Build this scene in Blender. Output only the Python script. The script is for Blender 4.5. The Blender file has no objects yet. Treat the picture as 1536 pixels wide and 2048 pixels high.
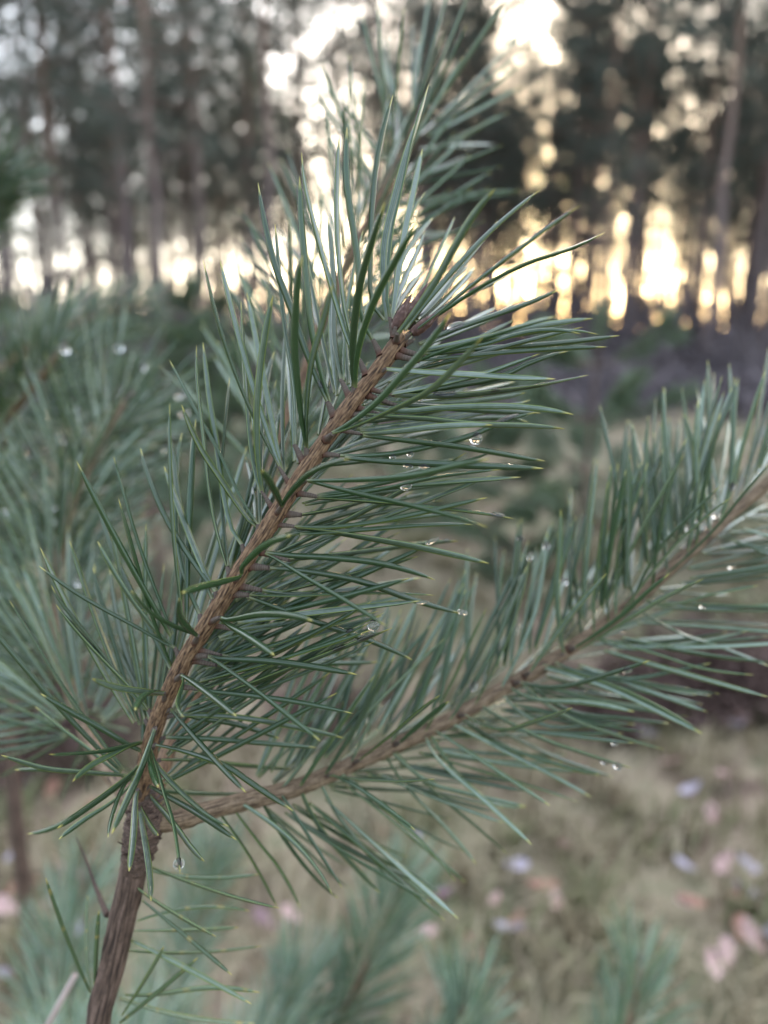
import bpy, math, random
import numpy as np
from mathutils import Vector
R = math.radians
rng = np.random.default_rng(7)
random.seed(7)
SC = bpy.context.scene
COL = SC.collection

# ------------------------------------------------------------------ camera
CAM_H, PITCH, FPX = 1.15, R(14.0), 1384.0
FOCUS = 0.190
cam = bpy.data.cameras.new('camera'); cam_o = bpy.data.objects.new('camera', cam); COL.objects.link(cam_o)
cam_o.location = (0, 0, CAM_H); cam_o.rotation_euler = (R(90) - PITCH, 0, 0)
cam.sensor_fit = 'VERTICAL'; cam.lens = 6.86
cam.sensor_height = 2048 / FPX * cam.lens; cam.sensor_width = cam.sensor_height * 0.75
cam.clip_start = 0.01; cam.clip_end = 3000
cam.dof.use_dof = True; cam.dof.focus_distance = FOCUS; cam.dof.aperture_fstop = 6.86 / 4.3
SC.camera = cam_o

# ------------------------------------------------------------------ sky, sun, exposure
SUN_EL, SUN_AZ = R(10.6), R(11.5)
W = bpy.data.worlds.new('World'); SC.world = W; W.use_nodes = True
wn, wl = W.node_tree.nodes, W.node_tree.links
sky = wn.new('ShaderNodeTexSky'); sky.sky_type = 'NISHITA'; sky.sun_disc = False
sky.sun_elevation = SUN_EL; sky.sun_rotation = SUN_AZ
sky.air_density = 1.0; sky.dust_density = 2.2; sky.ozone_density = 1.0
bg = wn['Background']; bg.inputs['Strength'].default_value = 0.05
wl.new(sky.outputs[0], bg.inputs['Color'])
veil = wn.new('ShaderNodeBackground'); veil.inputs['Color'].default_value = (0.86, 0.90, 1.0, 1); veil.inputs['Strength'].default_value = 0.30   # veil of thin high cloud
add = wn.new('ShaderNodeAddShader'); wl.new(bg.outputs[0], add.inputs[0]); wl.new(veil.outputs[0], add.inputs[1]); 
SUN_DIR = Vector((math.sin(SUN_AZ) * math.cos(SUN_EL), math.cos(SUN_AZ) * math.cos(SUN_EL), math.sin(SUN_EL)))
dotn = wn.new('ShaderNodeVectorMath'); dotn.operation = 'DOT_PRODUCT'; dotn.inputs[1].default_value = SUN_DIR
tcw = wn.new('ShaderNodeTexCoord'); wl.new(tcw.outputs['Generated'], dotn.inputs[0])
mx0 = wn.new('ShaderNodeMath'); mx0.operation = 'MAXIMUM'; mx0.inputs[1].default_value = 0.0; wl.new(dotn.outputs['Value'], mx0.inputs[0])
pw = wn.new('ShaderNodeMath'); pw.operation = 'POWER'; pw.inputs[1].default_value = 900; wl.new(mx0.outputs[0], pw.inputs[0])
ml = wn.new('ShaderNodeMath'); ml.operation = 'MULTIPLY'; ml.inputs[1].default_value = 5.0; wl.new(pw.outputs[0], ml.inputs[0])
half = wn.new('ShaderNodeMath'); half.operation = 'MULTIPLY_ADD'; half.inputs[1].default_value = 0.5; half.inputs[2].default_value = 0.5; wl.new(dotn.outputs['Value'], half.inputs[0])
hp = wn.new('ShaderNodeMath'); hp.operation = 'POWER'; hp.inputs[1].default_value = 1.0; wl.new(half.outputs[0], hp.inputs[0])
vs = wn.new('ShaderNodeMath'); vs.operation = 'MULTIPLY_ADD'; vs.inputs[1].default_value = 0.29; vs.inputs[2].default_value = 0.07; wl.new(hp.outputs[0], vs.inputs[0]); wl.new(vs.outputs[0], veil.inputs['Strength'])   # thin cloud scatters more light near the sun
aur = wn.new('ShaderNodeBackground'); aur.inputs['Color'].default_value = (1.0, 0.78, 0.42, 1); wl.new(ml.outputs[0], aur.inputs['Strength'])   # the sun itself, spread by the thin cloud
add2 = wn.new('ShaderNodeAddShader'); wl.new(add.outputs[0], add2.inputs[0]); wl.new(aur.outputs[0], add2.inputs[1]); wl.new(add2.outputs[0], wn['World Output'].inputs[0])
sun = bpy.data.lights.new('sun', 'SUN'); sun.energy = 1.0; sun.angle = R(10); sun.color = (1.0, 0.80, 0.58)
sun_o = bpy.data.objects.new('sun', sun); COL.objects.link(sun_o)
SUN_DIR = Vector((math.sin(SUN_AZ) * math.cos(SUN_EL), math.cos(SUN_AZ) * math.cos(SUN_EL), math.sin(SUN_EL)))
sun_o.location = SUN_DIR * 100; sun_o.rotation_euler = SUN_DIR.to_track_quat('Z', 'Y').to_euler()
SC.view_settings.view_transform = 'Standard'; SC.view_settings.look = 'None'
SC.view_settings.exposure = 3.35; SC.view_settings.gamma = 1.0
SC.cycles.use_denoising = True
try: SC.cycles.denoiser = 'OPENIMAGEDENOISE'
except Exception: pass
SC.cycles.use_adaptive_sampling = False
SC.cycles.max_bounces = 8; SC.cycles.diffuse_bounces = 3; SC.cycles.glossy_bounces = 3
SC.cycles.transmission_bounces = 8; SC.cycles.transparent_max_bounces = 8
SC.cycles.caustics_reflective = False; SC.cycles.caustics_refractive = False
SC.cycles.sample_clamp_indirect = 4.0

# ------------------------------------------------------------------ helpers
cp, sp = math.cos(PITCH), math.sin(PITCH)
FWD = np.array([0, cp, -sp]); UP = np.array([0, sp, cp]); RIGHT = np.array([1.0, 0, 0]); EYE = np.array([0, 0, CAM_H])
def ray(px, py):
    return FWD + RIGHT * ((px - 768) / FPX) + UP * ((1024 - py) / FPX)     # depth 1 along the axis
def at(px, py, d): return EYE + ray(px, py) * d
def proj(P):
    v = np.asarray(P) - EYE; d = v @ FWD
    return np.stack([768 + FPX * (v @ RIGHT) / d, 1024 - FPX * (v @ UP) / d, d], -1)
def unit(v): v = np.asarray(v, float); return v / (np.linalg.norm(v, axis=-1, keepdims=True) + 1e-12)

class Geo:
    """collects quads with uv and a random value per piece"""
    def __init__(s): s.v, s.f, s.uv, s.r, s.n = [], [], [], [], 0
    def add(s, V, F, UV=None, rnd=0.5):
        V = np.asarray(V, float); F = np.asarray(F, int)
        s.v.append(V); s.f.append(F + s.n)
        s.uv.append(np.zeros((len(F) * 4, 2)) if UV is None else np.asarray(UV, float).reshape(-1, 2))
        s.r.append(np.full(len(V), rnd) if np.isscalar(rnd) else np.asarray(rnd)); s.n += len(V)
    def mesh(s, name, mat, smooth=True, origin=None):
        V = np.concatenate(s.v)
        if origin is not None: V = V - np.asarray(origin)
        F = np.concatenate(s.f); UV = np.concatenate(s.uv); Rn = np.concatenate(s.r)
        me = bpy.data.meshes.new(name)
        me.vertices.add(len(V)); me.vertices.foreach_set('co', V.astype(np.float32).ravel())
        me.loops.add(F.size); me.loops.foreach_set('vertex_index', F.astype(np.int32).ravel())
        me.polygons.add(len(F)); me.polygons.foreach_set('loop_start', np.arange(0, F.size, 4, dtype=np.int32))
        me.update(calc_edges=True)
        u = me.uv_layers.new(name='UVMap'); u.data.foreach_set('uv', UV.astype(np.float32).ravel())
        a = me.attributes.new('rnd', 'FLOAT', 'POINT'); a.data.foreach_set('value', Rn.astype(np.float32))
        me.polygons.foreach_set('use_smooth', np.full(len(F), smooth, dtype=bool))
        me.materials.append(mat); me.update()
        return me
def link(name, data, parent=None, loc=None, kind=None):
    o = bpy.data.objects.new(name, data); COL.objects.link(o)
    if parent is not None: o.parent = parent
    if loc is not None: o.location = tuple(loc)
    if kind: o['kind'] = kind
    return o
def tag(o, label, cat, group=None):
    o['label'] = label; o['category'] = cat
    if group: o['group'] = group
    return o
def copy_tree(o, parent=None):
    c = o.copy(); COL.objects.link(c); c.parent = parent
    for ch in list(o.children): copy_tree(ch, c)
    return c

def frames(P):
    T = np.gradient(P, axis=0); T = unit(T)
    ref = np.array([0.0, 0.0, 1.0]) if abs(T[0][2]) < 0.9 else np.array([1.0, 0, 0])
    N = np.zeros_like(P); n = unit(ref - T[0] * (ref @ T[0]))
    for i in range(len(P)):
        n = unit(n - T[i] * (n @ T[i])); N[i] = n
    return T, N, np.cross(T, N)
def catmull(pts, k):
    pts = np.asarray(pts, float)
    if len(pts) == 2: return pts[0] + (pts[1] - pts[0]) * np.linspace(0, 1, k)[:, None]
    d = np.r_[0, np.cumsum(np.linalg.norm(np.diff(pts, axis=0), axis=1))]; d /= d[-1]
    m = np.zeros_like(pts)
    m[1:-1] = (pts[2:] - pts[:-2]) / (d[2:] - d[:-2])[:, None]
    m[0] = 2 * (pts[1] - pts[0]) / (d[1] - d[0]) - m[1]; m[-1] = 2 * (pts[-1] - pts[-2]) / (d[-1] - d[-2]) - m[-2]
    out = []
    for x in np.linspace(0, 1, k):
        i = min(np.searchsorted(d, x, side='right') - 1, len(pts) - 2); h = d[i + 1] - d[i]; t = (x - d[i]) / h
        out.append((2*t**3 - 3*t**2 + 1) * pts[i] + (t**3 - 2*t**2 + t) * h * m[i] + (-2*t**3 + 3*t**2) * pts[i + 1] + (t**3 - t**2) * h * m[i + 1])
    return np.array(out)
def tube_geo(g, P, rad, sides=8, rough=0.0, ridges=0, rnd=0.5, cap=True, seed=0):
    """round or ridged tube along P with radius per point"""
    P = np.asarray(P, float); k = len(P); rad = np.broadcast_to(np.asarray(rad, float), (k,)).copy()
    if cap:
        P = np.vstack([P[:1], P, P[-1:]]); rad = np.r_[rad[0] * .02, rad, rad[-1] * .02]; k += 2
    T, N, B = frames(np.vstack([P[1:-1][:1] - 1e-5 * (P[2] - P[1]), P[1:-1], P[1:-1][-1:] + 1e-5 * (P[-2] - P[-3])]) if cap else P)
    a = np.arange(sides) / sides * 2 * math.pi
    q = np.random.default_rng(seed); mod = np.ones((k, sides))
    if ridges:
        s = np.linspace(0, 1, k)[:, None]
        for j in range(5):
            fr = ridges + q.integers(-3, 4)
            mod += rough * 0.6 * (.5 + .5 * np.sin(q.uniform(14, 60) * s + q.uniform(0, 6))) * np.sin(fr * a[None] + q.uniform(0, 6) + q.uniform(-5, 5) * s + 1.2 * np.sin(q.uniform(8, 30) * s + q.uniform(0, 6)))
        mod += rough * 0.35 * q.normal(size=(k, sides))
    elif rough:
        mod += rough * q.normal(size=(k, sides))
    V = P[:, None] + (rad[:, None] * mod)[..., None] * (N[:, None] * np.cos(a)[None, :, None] + B[:, None] * np.sin(a)[None, :, None])
    i, j = np.meshgrid(np.arange(k - 1), np.arange(sides), indexing='ij'); j2 = (j + 1) % sides
    F = np.stack([i * sides + j, i * sides + j2, (i + 1) * sides + j2, (i + 1) * sides + j], -1).reshape(-1, 4)
    u0, u1 = j / sides, (j + 1) / sides; v0, v1 = i / (k - 1), (i + 1) / (k - 1)
    UV = np.stack([np.stack([u0, v0], -1), np.stack([u1, v0], -1), np.stack([u1, v1], -1), np.stack([u0, v1], -1)], 2).reshape(-1, 2)
    g.add(V.reshape(-1, 3), F, UV, rnd)

def needle_geo(g, P, w=0.0019, t=0.0011, th0=0.0, th1=0.3, sides=6, rnd=0.5):
    k = len(P); s = np.linspace(0, 1, k)
    prof = np.interp(s, [0, .06, .3, .6, .86, .955, 1], [.58, .66, .95, 1, .86, .5, .05])
    T, N, B = frames(P); th = th0 + (th1) * s
    X = N * np.cos(th)[:, None] + B * np.sin(th)[:, None]; Y = np.cross(T, X)
    if sides == 6: cx = np.array([-.5, 0, .5, .37, 0, -.37]); cy = np.array([.22, .08, .22, -.42, -.72, -.42])
    else: cx = np.array([-.5, .5, 0]); cy = np.array([.2, .2, -.6])
    n = len(cx)
    V = P[:, None] + prof[:, None, None] * (w * cx[None, :, None] * X[:, None] + t * cy[None, :, None] * Y[:, None])
    i, j = np.meshgrid(np.arange(k - 1), np.arange(n), indexing='ij'); j2 = (j + 1) % n
    F = np.stack([i * n + j, i * n + j2, (i + 1) * n + j2, (i + 1) * n + j], -1).reshape(-1, 4)[:, ::-1]
    u0, u1 = j / n, (j + 1) / n; v0, v1 = i / (k - 1), (i + 1) / (k - 1)
    UV = np.stack([np.stack([u0, v1], -1), np.stack([u1, v1], -1), np.stack([u1, v0], -1), np.stack([u0, v0], -1)], 2).reshape(-1, 2)
    g.add(V.reshape(-1, 3), F, UV, rnd)

# ------------------------------------------------------------------ materials
class Mat:
    def __init__(s, name, rough=0.6, spec=0.4):
        s.m = bpy.data.materials.new(name); s.m.use_nodes = True
        s.nt = s.m.node_tree; s.b = s.nt.nodes['Principled BSDF']
        s.b.inputs['Roughness'].default_value = rough; s.b.inputs['Specular IOR Level'].default_value = spec
    def n(s, t, **kw):
        x = s.nt.nodes.new(t)
        for k, v in kw.items(): setattr(x, k, v)
        return x
    def l(s, a, b): s.nt.links.new(a, b)
    def math(s, op, a, b=None, c=None):
        x = s.n('ShaderNodeMath', operation=op)
        for i, v in enumerate((a, b, c)):
            if v is None: continue
            if isinstance(v, (int, float)): x.inputs[i].default_value = v
            else: s.l(v, x.inputs[i])
        return x.outputs[0]
    def mix(s, f, a, b):
        x = s.n('ShaderNodeMix', data_type='RGBA')
        for key, v in ((0, f), (6, a), (7, b)):
            if isinstance(v, (int, float)): x.inputs[key].default_value = v
            elif isinstance(v, tuple): x.inputs[key].default_value = (*v, 1)
            else: s.l(v, x.inputs[key])
        return x.outputs[2]
    def ramp(s, f, stops):
        x = s.n('ShaderNodeValToRGB'); e = x.color_ramp.elements
        while len(e) < len(stops): e.new(0.5)
        for q, (p, c) in zip(e, stops): q.position = p; q.color = (*c, 1) if isinstance(c, tuple) else (c, c, c, 1)
        s.l(f, x.inputs[0]); return x.outputs[0]
    def attr(s, name): return s.n('ShaderNodeAttribute', attribute_name=name).outputs['Fac']
    def uv(s):
        x = s.n('ShaderNodeSeparateXYZ'); s.l(s.n('ShaderNodeUVMap').outputs[0], x.inputs[0]); return x.outputs
    def noise(s, scale, detail=3, vec=None, stretch=None):
        x = s.n('ShaderNodeTexNoise'); x.inputs['Scale'].default_value = scale; x.inputs['Detail'].default_value = detail
        if vec is None: vec = s.n('ShaderNodeTexCoord').outputs['Object']
        if stretch:
            mp = s.n('ShaderNodeMapping'); mp.inputs['Scale'].default_value = stretch; s.l(vec, mp.inputs[0]); vec = mp.outputs[0]
        s.l(vec, x.inputs['Vector']); return x.outputs[0]
    def bump(s, h, dist, strength=1.0):
        x = s.n('ShaderNodeBump'); x.inputs['Distance'].default_value = dist; x.inputs['Strength'].default_value = strength
        s.l(h, x.inputs['Height']); s.l(x.outputs[0], s.b.inputs['Normal'])
    def color(s, c):
        if isinstance(c, tuple): s.b.inputs['Base Color'].default_value = (*c, 1)
        else: s.l(c, s.b.inputs['Base Color'])

def needle_mat(name, deep, wax, tip, bands=False, rough=0.20, transl=0.0):
    M = Mat(name, rough, 0.72); u, v, _ = M.uv(); r = M.attr('rnd')
    st = M.math('SINE', M.math('MULTIPLY', u, 75.0)); st = M.math('MULTIPLY_ADD', st, 0.5, 0.5)
    flat = M.math('LESS_THAN', u, 0.335)
    dark = M.mix(r, tuple(c * .75 for c in deep), tuple(c * 1.3 for c in deep))
    fac = M.math('MULTIPLY', M.math('MULTIPLY_ADD', flat, 0.74, 0.13), M.math('MULTIPLY_ADD', st, 0.6, 0.4))  # waxy flat face; contrast widened in colour to imitate lit upper faces
    nz = M.noise(420, 2); wv = M.math('MULTIPLY_ADD', M.math('FRACT', M.math('MULTIPLY', r, 7.13)), 1.15, 0.35)      # wax varies by needle; the paler tones stand in for sky-lit needles
    fac = M.math('MULTIPLY', M.math('MULTIPLY', fac, wv), M.math('MULTIPLY_ADD', nz, 0.9, 0.55))
    c = M.mix(fac, dark, wax)
    e1 = M.math('LESS_THAN', M.math('ABSOLUTE', M.math('SUBTRACT', u, 0.335)), 0.045)
    e0 = M.math('LESS_THAN', M.math('ABSOLUTE', M.math('SUBTRACT', u, 0.0)), 0.045)
    c = M.mix(M.math('MULTIPLY', M.math('ADD', e0, e1), 0.75), c, (0.19, 0.25, 0.05))  # yellow-green margins, brightened in colour to imitate the backlit rim
    if bands:
        bn = M.n('ShaderNodeTexNoise', noise_dimensions='1D'); bn.inputs['Scale'].default_value = 7.0; bn.inputs['Detail'].default_value = 1
        M.l(M.math('ADD', v, M.math('MULTIPLY', r, 37.0)), bn.inputs['W'])
        c = M.mix(M.ramp(bn.outputs[0], [(0.66, 0.0), (0.80, .55)]), c, (0.34, 0.25, 0.07))
    c = M.mix(M.ramp(v, [(0.94, 0.0), (0.98, 1.0)]), c, tip)
    c = M.mix(M.ramp(v, [(0.0, 0.7), (0.05, 0.0)]), c, (0.22, 0.22, 0.10))
    M.color(c)
    if transl:
        tr = M.n('ShaderNodeBsdfTranslucent'); tr.inputs[0].default_value = (0.20, 0.30, 0.05, 1)
        mx = M.n('ShaderNodeMixShader'); mx.inputs[0].default_value = transl
        out = M.nt.nodes['Material Output']; M.l(M.b.outputs[0], mx.inputs[1]); M.l(tr.outputs[0], mx.inputs[2]); M.l(mx.outputs[0], out.inputs[0])
    return M.m
M_needle = needle_mat('needle_green', (0.010, 0.040, 0.007), (0.190, 0.245, 0.205), (0.46, 0.40, 0.10), transl=0.24)
M_needle2 = needle_mat('needle_side', (0.015, 0.046, 0.011), (0.20, 0.265, 0.22), (0.44, 0.42, 0.12), transl=0.10)
M_old = needle_mat('needle_old', (0.05, 0.085, 0.035), (0.17, 0.22, 0.15), (0.45, 0.36, 0.10), bands=True, transl=0.10)
M_low = needle_mat('needle_low_lit', (0.065, 0.12, 0.065), (0.31, 0.385, 0.31), (0.40, 0.40, 0.14), transl=0.12)  # paler needle green; open-sky light on the lower branches put into the colour
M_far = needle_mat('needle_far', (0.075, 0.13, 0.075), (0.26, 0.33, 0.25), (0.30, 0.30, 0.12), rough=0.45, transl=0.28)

def bark_mat(name, a, b, c, scale=900, bump=0.0004, vf=26.0):
    M = Mat(name, 0.7, 0.25); u, v, _ = M.uv()
    cb = M.n('ShaderNodeCombineXYZ'); M.l(M.math('MULTIPLY', u, 26.0), cb.inputs[0]); M.l(M.math('MULTIPLY', v, vf), cb.inputs[1])
    nz = M.noise(1.0, 5, cb.outputs[0]); fine = M.noise(scale, 3)
    col = M.ramp(nz, [(0.36, c), (0.47, a), (0.62, b)])
    col = M.mix(M.math('MULTIPLY', M.ramp(fine, [(0.45, 0.0), (0.7, 1.0)]), 0.5), col, c)
    M.color(col); M.bump(nz, bump, 0.8); return M.m
M_shoot = bark_mat('shoot_bark', (0.125, 0.070, 0.038), (0.22, 0.138, 0.080), (0.030, 0.017, 0.011), 900, .0003, 44.0)
M_side = bark_mat('side_shoot_bark', (0.13, 0.088, 0.053), (0.21, 0.150, 0.10), (0.045, 0.028, 0.019), 900, .0003, 44.0)
M_trunk = bark_mat('young_trunk_bark', (0.085, 0.055, 0.042), (0.15, 0.10, 0.08), (0.03, 0.02, 0.017), 500, .0010, 70.0)
M_twig = bark_mat('twig_bark', (0.34, 0.27, 0.24), (0.42, 0.35, 0.32), (0.2, 0.15, 0.13), 500)
def mk_sheath():
    M = Mat('sheath', 0.75, 0.2); u, v, _ = M.uv()
    ring = M.math('MULTIPLY_ADD', M.math('SINE', M.math('MULTIPLY', v, 70.0)), 0.5, 0.5)
    c = M.mix(M.math('MULTIPLY', M.math('MULTIPLY_ADD', ring, 0.45, 0.55), M.ramp(M.noise(900, 4), [(0.3, 0.0), (0.7, 1.0)])), (0.034, 0.021, 0.015), (0.17, 0.140, 0.118))
    c = M.mix(M.ramp(v, [(0.15, 1.0), (0.45, 0.0)]), c, (0.075, 0.032, 0.020))
    M.color(c); return M.m
M_sheath = mk_sheath()
def mk_bud():
    M = Mat('bud', 0.6, 0.35); c = M.ramp(M.noise(650, 4), [(0.35, (0.045, 0.020, 0.016)), (0.57, (0.085, 0.040, 0.029)), (0.76, (0.20, 0.155, 0.135))])
    M.color(c); M.bump(M.noise(900, 3), 0.0003); return M.m
M_bud = mk_bud()
def mk_water():
    M = Mat('water', 0.0, 0.5); M.b.inputs['Transmission Weight'].default_value = 1.0; M.b.inputs['IOR'].default_value = 1.33
    M.color((1.0, 1.0, 1.0)); return M.m
M_water = mk_water()
def mk_ground():
    M = Mat('ground', 0.95, 0.15)
    pos = M.n('ShaderNodeTexCoord').outputs['Object']
    big = M.noise(1.1, 4, pos); mid = M.noise(6.0, 5, pos); fine = M.noise(45, 4, pos)
    c = M.ramp(mid, [(0.30, (0.045, 0.030, 0.026)), (0.43, (0.14, 0.10, 0.075)), (0.56, (0.24, 0.195, 0.135)), (0.70, (0.09, 0.11, 0.06))])
    c = M.mix(M.ramp(big, [(0.42, 0.0), (0.6, 0.75)]), c, (0.085, 0.095, 0.05))
    c = M.mix(M.ramp(fine, [(0.5, 0.0), (0.75, 0.6)]), c, (0.27, 0.22, 0.16))
    M.color(c); M.bump(mid, 0.05, 0.6); return M.m
M_ground = mk_ground()
def mk_blade():
    M = Mat('grass_blade', 0.6, 0.3); r = M.attr('rnd')
    M.color(M.ramp(r, [(0.0, (0.12, 0.14, 0.065)), (0.3, (0.18, 0.165, 0.085)), (0.45, (0.24, 0.195, 0.12)), (0.8, (0.32, 0.265, 0.18)), (1.0, (0.16, 0.10, 0.075))]))
    return M.m
M_blade = mk_blade()
def flat_mat(name, a, b, scale=30, rough=0.6, spec=0.3):
    M = Mat(name, rough, spec); M.color(M.mix(M.ramp(M.noise(scale, 4), [(0.35, 0.0), (0.65, 1.0)]), a, b)); return M.m
M_leaf = [flat_mat('leaf_pink', (0.30, 0.17, 0.15), (0.42, 0.27, 0.25), 60, 0.35, 0.6),
          flat_mat('leaf_purple', (0.10, 0.055, 0.07), (0.19, 0.11, 0.13), 60, 0.5, 0.4),
          flat_mat('leaf_rust', (0.17, 0.075, 0.05), (0.25, 0.12, 0.08), 60, 0.5, 0.4),
          flat_mat('leaf_sky_sheen', (0.22, 0.19, 0.22), (0.33, 0.29, 0.33), 60, 0.6, 0.35)]  # lavender tone is reflected sky put into the leaf colour
def mk_pinebark():
    M = Mat('pine_bark', 0.85, 0.2); pos = M.n('ShaderNodeTexCoord').outputs['Object']
    z = M.n('ShaderNodeSeparateXYZ'); M.l(pos, z.inputs[0])
    lo = M.mix(M.noise(9, 4, pos, (1, 1, .25)), (0.095, 0.075, 0.078), (0.19, 0.145, 0.142))
    hi = M.mix(M.noise(6, 4, pos, (1, 1, .4)), (0.14, 0.095, 0.078), (0.22, 0.145, 0.11))
    M.color(M.mix(M.ramp(M.math('MULTIPLY', z.outputs[2], 0.06), [(0.25, 0.0), (0.6, 1.0)]), lo, hi)); M.bump(M.noise(12, 4, pos, (1, 1, .3)), .02); return M.m
M_pinebark = mk_pinebark()
def mk_crown(name, a, b):
    M = Mat(name, 0.6, 0.3); c = M.mix(M.attr('rnd'), a, b); M.color(c)
    tr = M.n('ShaderNodeBsdfTranslucent'); M.l(c, tr.inputs[0]); mx = M.n('ShaderNodeMixShader'); mx.inputs[0].default_value = 0.45
    M.l(M.b.outputs[0], mx.inputs[1]); M.l(tr.outputs[0], mx.inputs[2]); M.l(mx.outputs[0], M.nt.nodes['Material Output'].inputs[0]); return M.m
M_crown = mk_crown('pine_crown', (0.070, 0.086, 0.074), (0.130, 0.145, 0.115))  # lifted tones; glare over the distant crowns put into the colour
M_shrub = flat_mat('heather', (0.05, 0.030, 0.027), (0.10, 0.062, 0.052), 40, 0.8)
M_thicket = mk_crown('thicket', (0.070, 0.060, 0.068), (0.15, 0.125, 0.135))
# ------------------------------------------------------------------ ground
def gh(x, y):
    x = np.asarray(x, float); y = np.asarray(y, float)
    near = np.clip(1 - np.hypot(x, y) / 60, 0, 1)
    return near * (0.05 * np.sin(1.7 * x + .6) * np.cos(1.3 * y) + 0.035 * np.sin(3.9 * x - 2.1 * y) + 0.02 * np.sin(7.3 * y + 2 * x) + 0.10 * np.sin(.45 * y + .3 * x)) - 0.03
ex = np.concatenate([-np.geomspace(900, 8, 26), np.linspace(-7.6, 7.6, 96), np.geomspace(8, 900, 26)])
ey = np.concatenate([-np.geomspace(900, 3, 24), np.linspace(-2.7, 16, 120), np.geomspace(17, 900, 26)])
X, Y = np.meshgrid(ex, ey); nx, ny = len(ex), len(ey)
g = Geo(); i, j = np.meshgrid(np.arange(ny - 1), np.arange(nx - 1), indexing='ij')
g.add(np.stack([X, Y, gh(X, Y)], -1).reshape(-1, 3), np.stack([i * nx + j, i * nx + j + 1, (i + 1) * nx + j + 1, (i + 1) * nx + j], -1).reshape(-1, 4))
link('ground', g.mesh('ground', M_ground), kind='structure')

def blades(n, cx, cy, spread, hmin, hmax, rlo, rhi, q, width=0.004):
    """n grass blades, two quads each, around the given centres"""
    k = q.integers(0, len(cx), n); a = q.uniform(0, 6.283, n); rr = spread[k] * np.sqrt(q.uniform(0, 1, n))
    x = cx[k] + rr * np.cos(a); y = cy[k] + rr * np.sin(a); z = gh(x, y) - .01
    h = q.uniform(hmin, hmax, n); b = q.uniform(0, 6.283, n); lean = q.uniform(.1, .9, n) * h; w = width * q.uniform(.6, 1.4, n)
    d = np.stack([np.cos(b), np.sin(b), 0 * b], -1); s = np.stack([-np.sin(b + .7), np.cos(b + .7), 0 * b], -1) * w[:, None]
    p0 = np.stack([x, y, z], -1); p1 = p0 + d * (lean * .3)[:, None] + np.array([0, 0, 1]) * (h * .6)[:, None]
    p2 = p0 + d * lean[:, None] + np.array([0, 0, 1]) * (h * .95 - lean * .25)[:, None]
    V = np.stack([p0 - s, p0 + s, p1 + s * .8, p1 - s * .8, p2 + s * .15, p2 - s * .15], 1).reshape(-1, 3)
    o = np.arange(n)[:, None] * 6
    F = np.concatenate([o + np.array([0, 1, 2, 3]), o + np.array([3, 2, 4, 5])], 1).reshape(-1, 4)
    tone = q.uniform(rlo, rhi, len(cx))[k] + q.normal(0, .08, n)
    g = Geo(); g.add(V, F, None, np.repeat(np.clip(tone, 0, 1), 6)); return g
q = np.random.default_rng(3)
dist = q.uniform(.75, 13.0, 900); ang = q.uniform(-.75, .75, 900)
cx, cy = dist * np.sin(ang), dist * np.cos(ang)
gg = blades(42000, cx, cy, q.uniform(.06, .22, 900), .03, .13, .15, .9, q, .0035)
td = q.uniform(1.0, 4.2, 110); ta = q.uniform(-.1, .62, 110); ta[80:] = q.uniform(-.7, -.2, 30)
g2 = blades(7000, td * np.sin(ta), td * np.cos(ta), q.uniform(.03, .10, 110), .05, .15, .0, .7, q, .0030)
gg.v += g2.v; gg.f += [f + gg.n for f in g2.f]; gg.uv += g2.uv; gg.r += g2.r; gg.n += g2.n
tag(link('dead_grass', gg.mesh('dead_grass', M_blade), kind='stuff'), 'short straw coloured and green grass covering the clearing floor', 'grass')

def leaf_mesh(mat, seed):
    q = np.random.default_rng(seed); k = 9; g = Geo(); L = .075
    s = np.linspace(0, 1, k); w = L * .30 * np.interp(s, [0, .12, .3, .4, .55, .65, .8, .9, 1], [.06, .35, .75, .55, 1, .8, .85, .5, .05])
    bend = q.uniform(.15, .5); curl = q.uniform(.2, .6)
    c = np.stack([L * (s - .5), 0 * s, bend * L * (s - .5) ** 2 * 2], -1)
    l = c + np.stack([0 * s, w, curl * w], -1); r = c + np.stack([0 * s, -w * q.uniform(.8, 1), curl * w], -1)
    V = np.concatenate([l, c, r]); F = []
    for a in range(k - 1):
        F += [[a, k + a, k + a + 1, a + 1], [k + a, 2 * k + a, 2 * k + a + 1, k + a + 1]]
    g.add(V, F); me = g.mesh('fallen_leaf', mat); return me
LM = [leaf_mesh(m, 20 + i) for i, m in enumerate(M_leaf)]
LL = ['pale pinkish dry leaf lying on the dead grass', 'dark purple brown wet leaf lying on the dead grass', 'rusty red brown dry leaf lying on the dead grass', 'leaf with lavender sky sheen painted in, lying on the dead grass']
spots = [(1440, 1770, 0), (1490, 1790, 3), (890, 1815, 1), (985, 1830, 0), (1030, 1745, 3), (1110, 1835, 0), (1125, 1700, 0), (1040, 1905, 1), (1420, 1670, 0), (1365, 1770, 3), (1385, 1490, 1), (1340, 1565, 0), (1470, 1500, 3), (1190, 1480, 3), (1245, 1625, 2), (1495, 1965, 0), (1440, 2000, 0), (35, 1840, 2), (20, 1870, 0), (585, 1885, 0), (530, 1900, 1), (40, 1780, 3), (1400, 1330, 1), (1520, 1330, 3), (60, 1590, 2), (110, 1620, 2), (1360, 1860, 0), (1290, 1500, 3), (850, 1900, 0), (940, 1940, 2), (1480, 1850, 3), (1160, 1560, 2), (760, 1690, 2)]
lq = np.random.default_rng(9)
for k in range(14): spots.append((lq.uniform(820, 1530), lq.uniform(1430, 2030), int(lq.choice([0, 0, 1, 2, 2, 3]))))
for k in range(14): spots.append((lq.uniform(0, 250), lq.uniform(1500, 2030), int(lq.choice([0, 1, 2, 3]))))
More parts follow.
